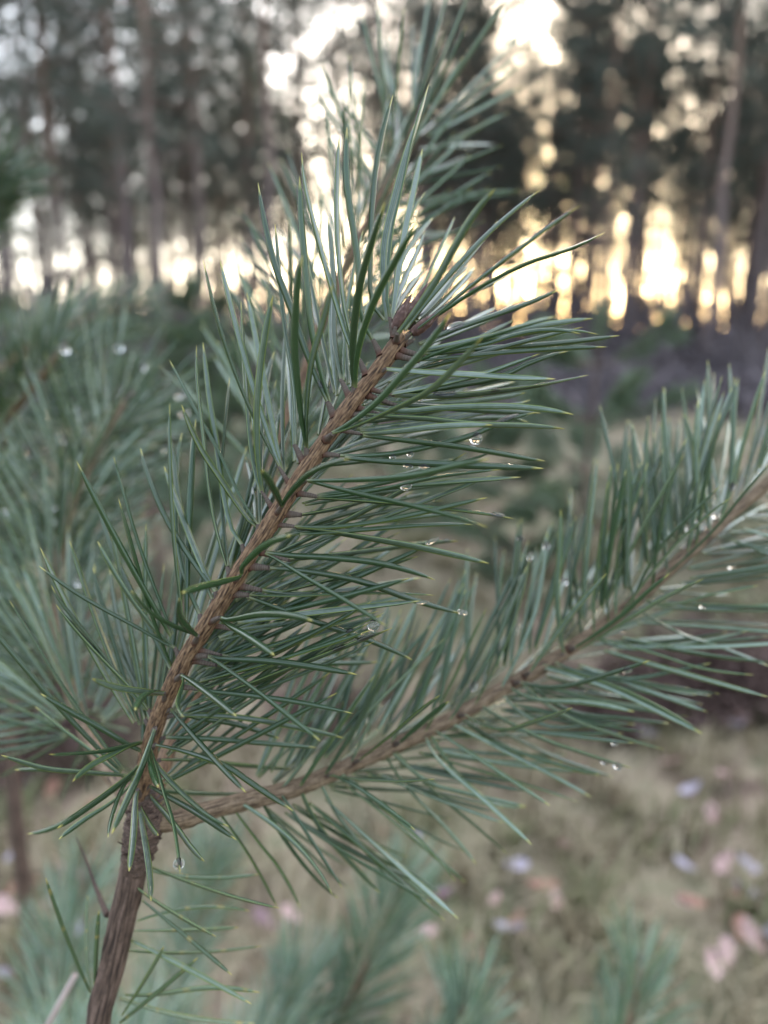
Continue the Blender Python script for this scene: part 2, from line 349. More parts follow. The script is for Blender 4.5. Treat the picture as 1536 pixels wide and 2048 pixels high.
for px, py, v in spots:
    r = ray(px, py); t = (CAM_H - .0) / -r[2]; p = EYE + r * t
    o = link('fallen_leaf', LM[v], None, (p[0], p[1], float(gh(p[0], p[1])) + .035)); o.rotation_euler = (lq.uniform(-.5, .5), lq.uniform(-.5, .5), lq.uniform(0, 6.28))
    sc = lq.uniform(.5, .95); o.scale = (sc, sc, sc)
    tag(o, LL[v], 'leaf', ['pale pink leaves on the grass', 'dark purple leaves on the grass', 'rusty leaves on the grass', 'lavender leaves on the grass'][v])

# low dark heather clumps
def heather(seed):
    q = np.random.default_rng(seed); g = Geo()
    for k in range(130):
        a = q.uniform(0, 6.283); r = .24 * math.sqrt(q.uniform()); b = np.array([r * .3 * math.cos(a), r * .3 * math.sin(a), -.03])
        t = np.array([r * math.cos(a) * 1.3, r * math.sin(a) * 1.1, q.uniform(.10, .24)])
        m = (b + t) / 2 + q.normal(0, .02, 3); P = catmull([b, m, t], 5); tube_geo(g, P, np.linspace(.003, .0015, 5), 4, rnd=q.uniform(), cap=False)
        for c in range(7):
            p = P[q.integers(2, 5)] + q.normal(0, .012, 3); d = unit(q.normal(size=3)) * .014; e = unit(np.cross(d, q.normal(size=3))) * .006
            g.add([p - e, p + e, p + d + e, p + d - e], [[0, 1, 2, 3]], None, q.uniform())
    return g.mesh('heather', M_shrub)
HM = [heather(1), heather(2)]
for k, (px, py, sc) in enumerate([(1290, 1370, 1.0), (1390, 1365, 1.1), (1490, 1350, 1.2), (1200, 1400, .8), (1560, 1390, 1.1), (30, 1470, 1.0), (100, 1450, .9), (-60, 1440, 1.1), (170, 1470, .7), (660, 1430, .8), (20, 1330, 1.2)]):
    r = ray(px, py + 60); t = CAM_H / -r[2]; p = EYE + r * t
    o = link('heather_clump', HM[k % 2], None, (p[0], p[1], float(gh(p[0], p[1])))); o.rotation_euler[2] = k * 1.3; o.scale = (sc, sc, sc * .9)
    if px > 1000: tag(o, 'low dark brown heather clump on the ground below the long right branch', 'heather', 'heather below the right branch')
    elif px > 400: tag(o, 'small dark heather clump on the ground behind the fork of the pine', 'heather')
    else: tag(o, 'low dark brown heather clump on the ground beside the second young pine', 'heather', 'heather by the second young pine')

# ------------------------------------------------------------------ the wood behind
def forest_pine(seed, H=20.0, base=.52, dens=1.0, wide=1.0):
    q = np.random.default_rng(seed); tg = Geo(); cg = Geo()
    n = 14; s = np.linspace(0, 1, n); bx, by = q.normal(0, .25, 2)
    P = np.stack([bx * np.sin(s * 2.5) + q.normal(0, .05, n), by * np.sin(s * 3) + q.normal(0, .05, n), s * H], -1); P[0, :2] = 0
    tube_geo(tg, P, .13 * (1 - s) ** .75 + .02, 10, .05, 0, seed=seed)
    for k in range(10):      # dead stubs on the bare trunk
        z = q.uniform(.12, base) * H; a = q.uniform(0, 6.28); L = q.uniform(.5, 1.8); b = np.array([np.interp(z, P[:, 2], P[:, 0]), np.interp(z, P[:, 2], P[:, 1]), z])
        e = b + np.array([L * math.cos(a), L * math.sin(a), q.uniform(-.25, .3)]); tube_geo(tg, np.array([b, (b + e) / 2 + [0, 0, .05], e]), np.array([.025, .015, .006]), 4)
    nb = int(34 * dens)
    for k in range(nb):
        f = (k + q.uniform()) / nb; z = (base + (1 - base) * f) * H * .98; a = q.uniform(0, 6.28)
        L = wide * (2.5 * math.sin(math.pi * min(1, .28 + .75 * f)) ** .8 + .25) * q.uniform(.65, 1.15)
        b = np.array([np.interp(z, P[:, 2], P[:, 0]), np.interp(z, P[:, 2], P[:, 1]), z]); d = np.array([math.cos(a), math.sin(a), q.uniform(.0, .45)])
        e = b + d * L; m = (b + e) / 2 + np.array([0, 0, -.12 * L]); B = catmull([b, m, e], 5); tube_geo(tg, B, np.linspace(.045, .012, 5), 5)
        nc = int(8 * q.uniform(.5, 1.5)); K = 9; N = nc * K; tt = np.repeat(q.uniform(.2, 1.08, (nc, 1)), K, 0)
        off = np.repeat(q.normal(0, 1, (nc, 3)) * np.array([.45, .45, .30]) * wide, K, 0); ctr = b + (e - b) * tt + off + q.normal(0, .14, (N, 3))
        dd = unit(q.normal(size=(N, 3)) + [0, 0, .5]) * q.uniform(.09, .18, (N, 1)); ss = unit(np.cross(dd, q.normal(size=(N, 3)))) * q.uniform(.025, .06, (N, 1))
        V = np.stack([ctr - dd - ss * .4, ctr - dd + ss * .4, ctr + dd + ss, ctr + dd - ss], 1).reshape(-1, 3)
        cg.add(V, np.arange(N * 4).reshape(-1, 4), None, np.repeat(np.clip(q.uniform(0, 1) * .6 + q.uniform(0, .4, N), 0, 1), 4))
    r = bpy.data.objects.new('forest_pine', None); COL.objects.link(r)
    link('trunk', tg.mesh('trunk', M_pinebark), r); link('crown', cg.mesh('crown', M_crown, False), r)
    return r
protos = [forest_pine(11, 19, .42, 1.05), forest_pine(12, 21, .46, .95), forest_pine(13, 17, .34, 1.1), forest_pine(14, 20, .50, .85, 1.2)]
FL = ['forest pine with straight bare trunk and long dense crown', 'forest pine with bare trunk and high narrow crown', 'shorter forest pine with foliage hanging low', 'forest pine with very long bare trunk and wide flat crown']
FG = ['long crowned pines in the wood', 'high crowned pines in the wood', 'low crowned pines in the wood', 'wide crowned pines in the wood']
fq = np.random.default_rng(31); used = [False] * 4; placed = []
def put_pine(v, x, y, sc):
    o = protos[v] if not used[v] else copy_tree(protos[v]); used[v] = True
    o.location = (x, y, float(gh(x, y)) - .05); o.rotation_euler = (fq.normal(0, .02), fq.normal(0, .02), fq.uniform(0, 6.28)); o.scale = (sc, sc, sc * fq.uniform(.92, 1.08))
    edge = len(placed) < len(near_cols); tag(o, FL[v].replace('forest pine', 'front row forest pine') if edge else FL[v] + ', deep in the wood', 'tree', FG[v].replace('in the wood', 'in the front row') if edge else FG[v]); placed.append((x, y))
near_cols = [(-150, 20), (60, 24), (130, 31), (335, 22), (420, 27), (560, 25), (620, 31), (880, 29), (1165, 30), (1395, 21), (1500, 27), (1620, 20), (1460, 34), (700, 34)]
for px, d in near_cols:
    put_pine([1, 3, 0, 2][len(placed) % 4] if d > 21 else [1, 3][len(placed) % 2], (px - 768) / FPX * d, d, fq.uniform(.9, 1.1))
while len(placed) < 205:
    d = fq.uniform(25, 76); a = fq.uniform(-.62, .62); x, y = d * math.tan(a), d
    if min((x - p[0]) ** 2 + (y - p[1]) ** 2 for p in placed) < 1.6: continue
    if abs(math.atan2(x, y) - SUN_AZ) < R(2.2) and d < 33: continue
    put_pine(int(fq.integers(0, 4)), x, y, fq.uniform(.75, 1.1))
while len(placed) < 262:      # the wood is denser to the right of the clearing
    d = fq.uniform(28, 74); a = fq.uniform(-.03, .62); x, y = d * math.tan(a), d
    if min((x - p[0]) ** 2 + (y - p[1]) ** 2 for p in placed) < 1.2: continue
    if abs(math.atan2(x, y) - SUN_AZ) < R(1.3) and d < 50: continue
    put_pine(int(fq.integers(0, 4)), x, y, fq.uniform(.8, 1.15))
# dense brush and thin trunks far back under the crowns
q = np.random.default_rng(5); g = Geo()
for k in range(1900):
    d = 11 + 64 * q.uniform(0, 1) ** 1.3; x = d * q.uniform(-.75, .75); z = float(gh(x, d)); h = (1.15 + d * math.tan(R(q.uniform(-1, 5.0) if q.uniform() < .84 else q.uniform(5, 9)))) * (1 if d > 24 else q.uniform(.25, 1) * max(.25, (d - 9) / 15))
    tube_geo(g, np.array([[x, d, z - .1], [x + q.normal(0, .1), d, z + h * .5], [x + q.normal(0, .25), d, z + h]]), np.array([.05, .04, .02]), 4, rnd=q.uniform(), cap=False)
    N = 22; c = np.stack([x + q.normal(0, .01 * d, N), d + q.normal(0, .6, N), z + h * q.uniform(0, .95, N)], -1)
    dd = unit(q.normal(size=(N, 3)) + [0, 0, .8]) * q.uniform(.10, .28, (N, 1)) * (.5 + d / 60); ss = unit(np.cross(dd, q.normal(size=(N, 3)))) * q.uniform(.03, .08, (N, 1)) * (.5 + d / 60)
    g.add(np.stack([c - dd - ss, c - dd + ss, c + dd + ss, c + dd - ss], 1).reshape(-1, 3), np.arange(N * 4).reshape(-1, 4), None, np.repeat(q.uniform(0, 1, N), 4))
tag(link('far_thicket', g.mesh('far_thicket', M_thicket, False), kind='stuff'), 'dark dense brush and thin stems far back under the pines', 'thicket')

# ------------------------------------------------------------------ shoots
def fascicles(axis, n, t0, t1, q, keep=None, a_lo=34, a_hi=52, L=.06, droop=0.0, spread=6.0, rad=.003, curl=.12):
    """needle centre lines in pairs round a stem, in spiral order"""
    P = catmull(axis, 160); T, N, B = frames(P); out = []
    for k in range(n):
        s = t0 + (t1 - t0) * (k + q.uniform(0, .8)) / n; i = int(min(s, .999) * 159); phi = k * 2.39996 + q.normal(0, .25)
        rd = N[i] * math.cos(phi) + B[i] * math.sin(phi)
        if keep is not None and not keep(rd, s): continue
        al = R(q.uniform(a_lo, a_hi)) * (1.0 if s < .9 else max(.35, 1 - (s - .9) * 5)); ln = L * q.uniform(.82, 1.1)
        tan = np.cross(T[i], rd)
        for sg in (-1, 1):
            d = unit(T[i] * math.cos(al) + rd * math.sin(al) + tan * sg * math.tan(R(spread * q.uniform(.4, 1.3))))
            base = P[i] + rd * (rad + .004) + T[i] * .004 + tan * sg * .0006
            bendv = (T[i] - d * (T[i] @ d)) * q.normal(curl, .12) + np.array([0, 0, -droop]) + rd * q.normal(0, .06)
            u = np.linspace(0, 1, 9)[:, None]; out.append((base + d * ln * u + bendv * ln * u ** 2 * .5, P[i] + rd * rad * .6, base))
    return out
def emit_mass(name, lines, mat, parent, q, w=.0018, k=6, sides=6):
    g = Geo()
    for C, _, _ in lines:
        idx = np.linspace(0, len(C) - 1, k).round().astype(int); needle_geo(g, C[idx], w * q.uniform(.85, 1.1), w * .58, q.uniform(0, 6.28), q.normal(0, .8), sides, q.uniform())
    return link(name, g.mesh(name, mat), parent, kind='stuff')
def stem_obj(name, axis, r0, r1, mat, parent, ridges=9, rough=.10, k=140, sides=22, seed=1, label=None):
    P = catmull(axis, k); g = Geo(); s = np.linspace(0, 1, k); rr = r0 + (r1 - r0) * s
    rr = rr * (1 + .035 * np.sin(s * 61) + .03 * np.sin(s * 37 + 2)); tube_geo(g, P, rr, sides, rough, ridges, seed=seed)
    o = link(name, g.mesh(name, mat), parent)
    if label: o['label'] = label
    return o
def bud_mesh(L, w, seed):
    q = np.random.default_rng(seed); k, sd = 26, 16; s = np.linspace(0, 1, k); g = Geo()
    rr = w * np.interp(s, [0, .1, .3, .55, .8, .93, 1], [.6, .9, 1, .82, .42, .18, .02])
    a = np.arange(sd) / sd * 6.2832
    m = 1 + .10 * np.abs(np.sin(a[None] * 2.5 + s[:, None] * 17)) + .05 * q.normal(size=(k, sd))
    V = np.stack([rr[:, None] * m * np.cos(a), rr[:, None] * m * np.sin(a), np.broadcast_to((L * s)[:, None], (k, sd))], -1).reshape(-1, 3)
    i, j = np.meshgrid(np.arange(k - 1), np.arange(sd), indexing='ij'); j2 = (j + 1) % sd
    g.add(V, np.stack([i * sd + j, i * sd + j2, (i + 1) * sd + j2, (i + 1) * sd + j], -1).reshape(-1, 4)); return g.mesh('bud', M_bud)
BUD = [bud_mesh(.0105, .0022, 1), bud_mesh(.0085, .0018, 2)]
def put_oriented(name, me, p, d, parent, sc=1.0):
    o = link(name, me, parent, p); o.rotation_mode = 'QUATERNION'; o.rotation_quaternion = Vector(d).to_track_quat('Z', 'Y'); o.scale = (sc, sc, sc); return o
def mk_sheath_mesh():
    g = Geo(); n = 13; s = np.linspace(0, 1, n); rr = np.interp(s, [0, .2, .5, 1], [1.7, 1.15, .95, .62]) * .00084 * (1 + .03 * (np.arange(n) % 2))
    tube_geo(g, np.stack([0 * s, 0 * s, s], -1), rr, 8, .05, seed=3); return g.mesh('needle_sheath', M_sheath)
SHEATH = mk_sheath_mesh()
def put_sheath(p, e, parent):
    d = np.asarray(e) - np.asarray(p); L = np.linalg.norm(d); o = put_oriented('needle_sheath', SHEATH, p, d, parent); w = nq.uniform(.75, 1.2); o.scale = (w, w * nq.uniform(.85, 1.15), L); return o

AX = lambda pts: np.array([at(*p) for p in pts])
# the young pine in focus: one trunk, a leading shoot and side shoots from the same whorl
whorl = at(292, 1632, .2175)
bottom = at(196, 2070, .236); foot = np.array([bottom[0] - .02, bottom[1] + .05, 0.0]); foot[2] = float(gh(foot[0], foot[1])) - .02
pine = link('young_pine', None, None, foot)
tag(pine, 'young pine with sharp green needles, brown shoots and water drops', 'pine tree')
pine_inv = -foot
class Off:      # parts are modelled in world space and moved under the pine's base
    pass
def under(o): o.location = tuple(Vector(o.location) + Vector(pine_inv)); return o
trunk_pts = np.vstack([foot, foot * .5 + bottom * .5 + [.004, .0, 0], bottom, AX([(222, 1940, .232), (247, 1830, .227), (270, 1720, .222)]), whorl[None]])
under(stem_obj('trunk', trunk_pts, .0062, .0040, M_trunk, pine, 11, .13, 220, 22, 4))

cg_ = Geo(); cax = AX([(268, 1735, .2225), (279, 1690, .2195), (288, 1640, .2178), (284, 1592, .2148)]); cP = catmull(cax, 40)
tube_geo(cg_, cP, np.interp(np.linspace(0, 1, 40), [0, .35, .6, .8, 1], [.0041, .0052, .0060, .0048, .0029]), 26, .10, 7, seed=12)
for k in range(46):      # old bud scales round the whorl
    i = int(rng.integers(12, 36)); T_ = unit(cP[min(i + 1, 39)] - cP[i - 1]); rd = unit(np.cross(T_, rng.normal(size=3))); p_ = cP[i] + rd * .0050; w_ = np.cross(T_, rd) * rng.uniform(.0006, .0011); l_ = (T_ * .7 + rd * .75) * rng.uniform(.0015, .003)
    cg_.add([p_ - w_ - rd * .001, p_ + w_ - rd * .001, p_ + w_ * .4 + l_, p_ - w_ * .4 + l_], [[0, 1, 2, 3]])
under(link('branch_collar', cg_.mesh('branch_collar', M_trunk), pine))
LEAD = AX([(278, 1660, .2172), (283, 1580, .214), (310, 1455, .207), (370, 1320, .200), (430, 1225, .196), (500, 1110, .192), (555, 1025, .191), (620, 925, .1905), (690, 825, .1905), (755, 740, .191), (803, 672, .192)])
lead = under(stem_obj('leading_shoot', LEAD, .0026, .0021, M_shoot, pine, 9, .07, 260, 30, 5, 'sharp tan leading shoot with buds at its tip'))
RIGHTS = AX([(300, 1640, .219), (350, 1640, .222), (450, 1612, .231), (600, 1572, .241), (760, 1503, .250), (900, 1440, .255), (1010, 1375, .259), (1130, 1305, .261), (1250, 1218, .262), (1400, 1085, .263), (1560, 945, .264)])
rshoot = under(stem_obj('side_shoot', RIGHTS, .0031, .0021, M_side, pine, 9, .10, 220, 22, 6, 'long side shoot reaching out to the right edge'))
BACK = AX([(296, 1640, .222), (322, 1540, .236), (362, 1440, .250), (430, 1290, .270), (485, 1140, .285), (540, 965, .298), (570, 852, .306), (625, 705, .316), (684, 550, .326), (760, 400, .334), (850, 226, .342)])
bshoot = under(stem_obj('side_shoot', BACK, .0030, .0026, M_shoot, pine, 9, .08, 140, 14, 7, 'blurred side shoot rising behind the leading shoot'))
LEFTS = AX([(284, 1640, .220), (240, 1570, .242), (190, 1500, .268), (150, 1410, .298), (116, 1290, .334), (108, 1190, .358), (120, 1100, .376), (150, 985, .392), (200, 890, .405), (252, 803, .415)])
lshoot = under(stem_obj('side_shoot', LEFTS, .0032, .0024, M_side, pine, 9, .08, 140, 14, 8, 'blurred curved side shoot rising on the left'))

def parse(txt):
    out = []
    for ln in txt.strip().splitlines():
        p = ln.split(); out.append((p[0], [tuple(float(v) for v in a.split(',')) for a in p[1:]]))
    return out
def trace(items, axis, rad, q, Lmin=.058, Lmax=.067, pitch=1):
    """needle lines from base, way points and tip: the tip's distance follows from the needle's real length"""
    A = catmull(axis, 400); pa = proj(A); T = unit(np.gradient(A, axis=0)); res = []
    for mode, pts in items:
        pts = np.array(pts); b = pts[0]; dd = np.hypot(pa[:, 0] - b[0], pa[:, 1] - b[1]); i = int(dd.argmin()); za = pa[i, 2]; rp = rad * FPX / za
        if dd[i] < rp * .75: zb = za - rad - .003 if mode == 'f' else (za + rad * .5 if mode == 'b' else za - rad * .6)
        else: zb = za - .0015 if mode == 'f' else (za + .002 if mode == 'b' else za)
        B = at(b[0], b[1], zb); L = q.uniform(Lmin, Lmax); r = ray(*pts[-1])
        aa = r @ r; oc = EYE - B; bb = 2 * r @ oc; cc = oc @ oc - L * L; disc = bb * bb - 4 * aa * cc
        sgn = -1 if mode == 'f' else (1 if mode == 'b' else (1 if q.uniform() < .5 else -1))
        if disc > 0: zt = (-bb + sgn * math.sqrt(disc)) / (2 * aa)
        else: zt = -bb / (2 * aa)
        lim = {'f': (.034, .0), 'b': (.0, .040), 'm': (.012, .016)}[mode]; zt = min(max(zt, zb - lim[0]), zb + lim[1])
        seg = np.r_[0, np.cumsum(np.hypot(*np.diff(pts, axis=0).T))]; f = seg / seg[-1]
        ctl = np.array([at(p[0], p[1], zb + (zt - zb) * ff) for p, ff in zip(pts, f)])
        i0 = max(0, i - int(.0035 / (np.linalg.norm(A[1] - A[0]) + 1e-9))); side = unit(B - A[i0]); res.append((catmull(ctl, 13), A[i0] + side * rad * .55, B))
    return res
LEAD_TXT = '''
m 557,933 466,738 406,520
m 561,938 495,738 440,520
m 656,806 619,722 583,618 547,520 516,365
m 590,892 586,770 566,640 550,448
m 720,722 700,692 664,578 638,484 612,380 603,305
m 660,804 625,670 612,549 603,452 599,352
m 722,726 700,663 687,598 678,517 673,403 679,271
m 747,682 723,631 717,533 704,442 694,370 694,254
b 683,762 668,672 668,614 665,526 655,435
b 687,762 690,690 700,590 727,458
f 612,895 603,835 590,705 590,663 595,565 606,510
f 614,895 612,835 622,728 645,647 666,567
f 708,774 705,721 707,663 720,565 743,484 770,404
f 711,774 717,696 746,605 787,526 834,446
m 780,638 774,605 782,474 803,383 827,274 858,167
m 768,640 743,605 741,500 743,422 756,305 786,190
b 774,642 767,500 790,390 833,240
b 785,636 808,474 824,396 845,297
b 787,640 798,513 816,448 851,383
b 785,640 803,524 834,474 867,435
b 784,640 787,615 826,521 850,461
b 786,642 789,623 821,573 849,537
b 800,660 842,586 881,500 910,433
f 795,668 871,563 936,447 991,377
m 810,660 858,597 949,494 1005,441 1080,380
f 822,668 874,629 967,554 1092,460 1161,411
m 826,665 949,579 999,551 1061,522 1139,497 1210,465
b 840,650 905,607 967,576 1024,547
b 830,645 880,594 914,547 955,494 996,440
b 840,645 905,585 949,535
b 835,640 892,572 939,530
m 838,688 905,660 967,638 1046,610 1117,580
b 850,690 940,655 992,632 1030,604
b 845,690 936,644 992,615
f 835,722 905,694 967,675 1046,650 1111,633
m 845,700 999,669 1061,654 1124,644 1185,637
m 850,705 967,681 1030,672 1092,663 1155,663 1196,669
m 848,708 967,690 1040,668 1100,660 1161,668
m 845,712 967,697 1061,691 1155,682 1239,671
m 840,722 936,713 1030,704 1124,697 1213,694
f 665,868 723,848 780,822 858,782 921,722 967,672
f 665,866 706,842 755,803 811,741 858,685 902,624
m 785,790 905,791 999,782 1092,769 1177,750
m 775,783 858,780 905,772 999,754 1061,725 1136,702
m 780,788 850,775 967,747 1030,725 1080,707
m 772,738 842,744 936,749 1030,755 1111,758
b 790,810 900,792 980,775 1030,763
b 760,830 870,815 953,800
m 740,815 811,822 874,816 974,812 1061,815 1147,829
m 677,911 788,907 885,887 951,868 1009,842 1074,824
m 725,829 814,835 853,837 951,848 1060,851 1130,858
b 720,868 870,848 996,835 1058,845
m 726,871 788,878 902,891 983,904 1060,918 1090,922
m 728,868 788,863 885,852 985,850
m 690,915 768,922 853,926 951,931 1060,936 1087,937
f 614,961 723,959 820,952 918,930 980,917
f 617,962 658,972 723,988 804,1005 918,1034 977,1055
m 634,993 674,992 755,979 853,956 918,946 1003,939
m 634,997 690,1000 788,1008 885,1018 951,1026 1029,1038
m 590,1053 658,1055 755,1044 853,1024 918,1008 975,995
m 600,1068 658,1065 755,1057 853,1050 946,1049
m 592,1056 674,1066 755,1079 837,1094 918,1112 978,1127
b 575,1120 665,1110 755,1099 853,1086 917,1082
m 531,1105 582,1111 655,1115 765,1128 870,1160
f 532,1107 546,1113 600,1146 692,1200 774,1252
m 536,1136 637,1146 728,1164 819,1197 925,1228
m 496,1190 582,1193 692,1188 801,1188 870,1191
m 497,1194 564,1219 655,1252 746,1284 825,1320
b 520,1180 610,1188 728,1175 841,1155
b 470,1260 582,1244 692,1224 799,1204
f 440,1235 455,1239 520,1228 575,1230 626,1242
f 441,1237 462,1252 502,1277 549,1311
b 430,1330 546,1335 637,1321 728,1308
b 440,1310 560,1325 660,1326 757,1324
m 414,1312 436,1317 528,1321 619,1332 714,1349
f 418,1314 444,1330 509,1376 582,1434 641,1482
m 400,1378 426,1383 509,1392 600,1405 706,1427
f 362,1350 380,1360 429,1396 473,1433
m 350,1430 473,1434 582,1452 688,1476
m 345,1422 400,1436 473,1448 559,1477
m 330,1475 400,1476 520,1485 633,1495
f 342,1418 380,1464 432,1522 492,1585
f 310,1490 445,1529 510,1571 587,1622
f 363,1352 365,1366 354,1409 367,1434
m 350,1297 337,1292 272,1254 206,1218 141,1179 78,1132
m 353,1299 314,1264 262,1196 223,1134 195,1082
f 395,1272 385,1267 337,1248 294,1222 262,1180
f 394,1271 382,1261 359,1232 358,1196
m 431,1184 385,1121 337,1046 301,965 281,896
m 433,1183 415,1157 385,1088 353,1004 328,932
m 516,1050 479,992 440,910 385,809 339,720
m 514,1053 495,1037 440,956 398,891 363,809
b 455,1135 430,1047 417,965 407,868 396,770 393,689
m 484,1090 463,1057 446,982 433,887 420,803 406,684
b 457,1132 440,965 446,884 459,754
b 425,1200 362,1024 349,933 336,856
b 400,1230 356,1090 354,933 364,865
b 560,930 551,884 563,812
b 520,1050 528,803 549,702
m 525,985 515,900 515,796 528,679 546,591
b 523,986 508,933 498,851 482,601
b 510,1046 508,990 490,913
f 563,1012 545,975 523,940
f 564,1012 567,1005 586,979 625,943 700,917
f 482,1150 477,1155 418,1170 363,1186
f 483,1148 482,1138 495,1122 528,1092 582,1071
b 342,1340 242,1140 216,1075 195,1005
m 343,1336 294,1209 275,1140 255,1066 237,997
m 297,1420 255,1368 190,1300 141,1245 112,1209
m 296,1422 250,1370 180,1280 120,1205 102,1170
b 290,1440 262,1349 242,1313 206,1232 189,1129
b 300,1440 255,1313 232,1222 220,1134
f 328,1386 277,1382 228,1374 184,1357
f 328,1387 303,1386 283,1396 270,1421
m 285,1503 254,1488 195,1452 146,1426 81,1387
m 265,1562 238,1546 179,1497 124,1455 70,1413
f 283,1484 212,1501 146,1509 98,1509
f 282,1486 257,1493 228,1507 179,1533 145,1563
m 252,1550 180,1545 98,1538 65,1530 2,1510
m 253,1551 179,1546 98,1540 29,1540
f 277,1530 260,1549 212,1589 163,1624 114,1657
m 270,1552 215,1590 114,1652 54,1668
m 268,1562 221,1605 166,1641 117,1679
f 272,1545 247,1575 228,1624 216,1676
f 310,1457 306,1471 283,1536 254,1601 223,1668
f 275,1580 272,1592 267,1673 258,1743
f 280,1620 283,1643 296,1724 302,1802
f 302,1500 315,1545 328,1591 344,1643 354,1701 360,1748
f 298,1500 302,1532 317,1575
f 300,1572 338,1594 396,1627 473,1680
f 300,1512 331,1552 370,1591 413,1627 458,1653
f 282,1615 299,1649 317,1671
f 300,1592 354,1656 380,1692 409,1723
b 320,1520 400,1522 480,1530 585,1539
b 310,1580 440,1588 523,1589
b 640,930 760,915 860,890 940,880
b 600,1030 700,1010 800,975 880,950
b 560,1080 650,1040 760,1010 860,985
b 500,1190 600,1140 700,1115 800,1095
'''
RIGHT_TXT = '''
m 1375,1105 1394,984 1392,903 1396,799
m 1420,1062 1394,912 1366,825
m 1335,1150 1319,1017 1310,950 1308,862
m 1305,1178 1316,1082 1329,1017 1348,942 1374,875
m 1392,1090 1407,984 1423,903 1441,826
m 1440,1047 1459,968 1466,870 1469,753
m 1440,1043 1469,952 1492,864 1531,740
m 1232,1232 1238,1098 1264,1017 1296,925
m 1270,1203 1254,1131 1261,1017 1261,937
m 1217,1245 1213,1147 1222,1065 1236,925
m 1188,1268 1189,1196 1199,1098 1209,1026 1218,960
m 1127,1306 1114,1196 1119,1098 1122,1017
b 1165,1285 1150,1150 1143,1065 1137,997
f 1260,1212 1319,1095 1394,1017 1441,971
f 1240,1230 1345,1098 1410,1036 1462,995
f 1330,1150 1427,1059 1475,1000 1545,920
f 1060,1345 1134,1238 1173,1192 1213,1147
f 1150,1295 1238,1235 1296,1183 1339,1147
f 1160,1300 1264,1235 1329,1196 1407,1158
m 1290,1200 1340,1210 1427,1189 1518,1171
m 1190,1275 1307,1307 1401,1337 1508,1350
m 1270,1215 1373,1272 1419,1286 1540,1333
m 1085,1335 1209,1373 1314,1422 1405,1468
m 1085,1330 1215,1368 1322,1417 1403,1466
m 1110,1325 1190,1352 1272,1356 1349,1342 1422,1326
f 1040,1365 1122,1373 1227,1345 1300,1321
m 1190,1275 1250,1297 1314,1293 1419,1279 1499,1260
m 1188,1278 1297,1286 1366,1279 1457,1263
m 1020,1375 1070,1398 1174,1405 1269,1424
m 1050,1360 1140,1422 1244,1436 1340,1447
m 1000,1385 1087,1450 1174,1452 1269,1447
m 1040,1365 1133,1433 1244,1475 1328,1499
m 960,1410 1070,1471 1174,1509 1263,1536
f 930,1430 1000,1460 1070,1443 1145,1415
m 900,1445 1017,1506 1105,1551 1183,1595
m 870,1460 1000,1545 1101,1612
m 920,1435 1035,1502 1112,1518
m 860,1465 960,1590 1052,1614
m 850,1470 877,1519 958,1591 1007,1636 1064,1690
m 790,1500 860,1574 958,1656 1015,1708
m 770,1505 812,1571 893,1656 953,1729
m 680,1545 780,1625 860,1701 912,1766
f 665,1550 714,1574 779,1620 831,1661
m 640,1560 675,1630 730,1698 790,1770
m 600,1575 640,1655 698,1721 760,1786
m 520,1596 600,1720 678,1798
m 560,1585 630,1690 685,1776
m 780,1500 860,1565 925,1584 1052,1612
f 660,1552 779,1563 870,1558
m 850,1465 909,1356 942,1281 974,1215
m 780,1495 838,1369 873,1304 906,1249
m 700,1532 763,1395 795,1324 825,1265
f 800,1485 850,1440 898,1402
m 900,1440 985,1300 1020,1220 1055,1130
m 950,1410 1010,1290 1040,1200 1060,1110
m 1000,1380 1065,1240 1085,1150 1095,1060
m 650,1550 720,1440 750,1380 790,1310
m 600,1572 660,1480 700,1420 750,1350
f 720,1520 790,1465 830,1430 880,1390
m 560,1582 610,1520 660,1450 690,1400
m 460,1610 520,1690 560,1740 600,1815
m 430,1615 490,1700 520,1750 555,1815
m 480,1605 560,1660 620,1720 665,1790
m 1560,945 1500,1120 1460,1130 1580,1180
'''
RIGHT_TXT = '\n'.join(RIGHT_TXT.strip().splitlines()[:-1])
OLD_TXT = '''
m 305,1735 380,1765 470,1795 560,1817
m 272,1774 330,1815 433,1874
m 285,1800 370,1870 465,1951
m 258,1901 400,1905 524,1892
m 262,1880 400,1950 503,2008
m 240,1997 380,2035 510,2047
m 245,2030 290,1960 328,1892
m 240,2045 320,1980 396,1915
m 180,1985 135,1880 91,1755
m 183,1980 172,1900 176,1790
m 275,1842 390,1815 500,1822
m 268,1862 380,1860 478,1855
m 300,1740 400,1755 520,1748
m 250,1990 300,1990 420,1975 520,1985
m 190,1975 192,1910 198,1820
'''

nq = np.random.default_rng(77)
lead_lines = trace(parse(LEAD_TXT), LEAD, .0028, nq)
right_lines = trace(parse(RIGHT_TXT), RIGHTS, .0033, nq, .054, .064)
fill = fascicles(LEAD, 210, .05, .985, nq, keep=lambda rd, s: rd @ FWD > (.28 if s > .45 else .0) and (rd @ RIGHT > -.25 or nq.uniform() < .35) and (s < .5 or nq.uniform() < .72), a_lo=38, a_hi=56, L=.060, rad=.0028)
order = nq.permutation(len(fill)); fill_ind = [fill[i] for i in order[:80]]; fill_mass = [fill[i] for i in order[80:]]
def needle_objects(lines, mat, parent, w, rot):
    for C, _, _ in lines:
        g = Geo(); needle_geo(g, C, w * nq.uniform(.88, 1.1), w * nq.uniform(.52, .64), nq.uniform(*rot), nq.normal(0, .7), 6, nq.uniform())
        o = link('needle', g.mesh('needle', mat, True, C[0]), parent, C[0] - np.array(parent.location) - foot)
needle_objects(lead_lines + fill_ind, M_needle, lead, .0019, (0, 6.28))
needle_objects(right_lines, M_needle2, rshoot, .0018, (0, 6.28))
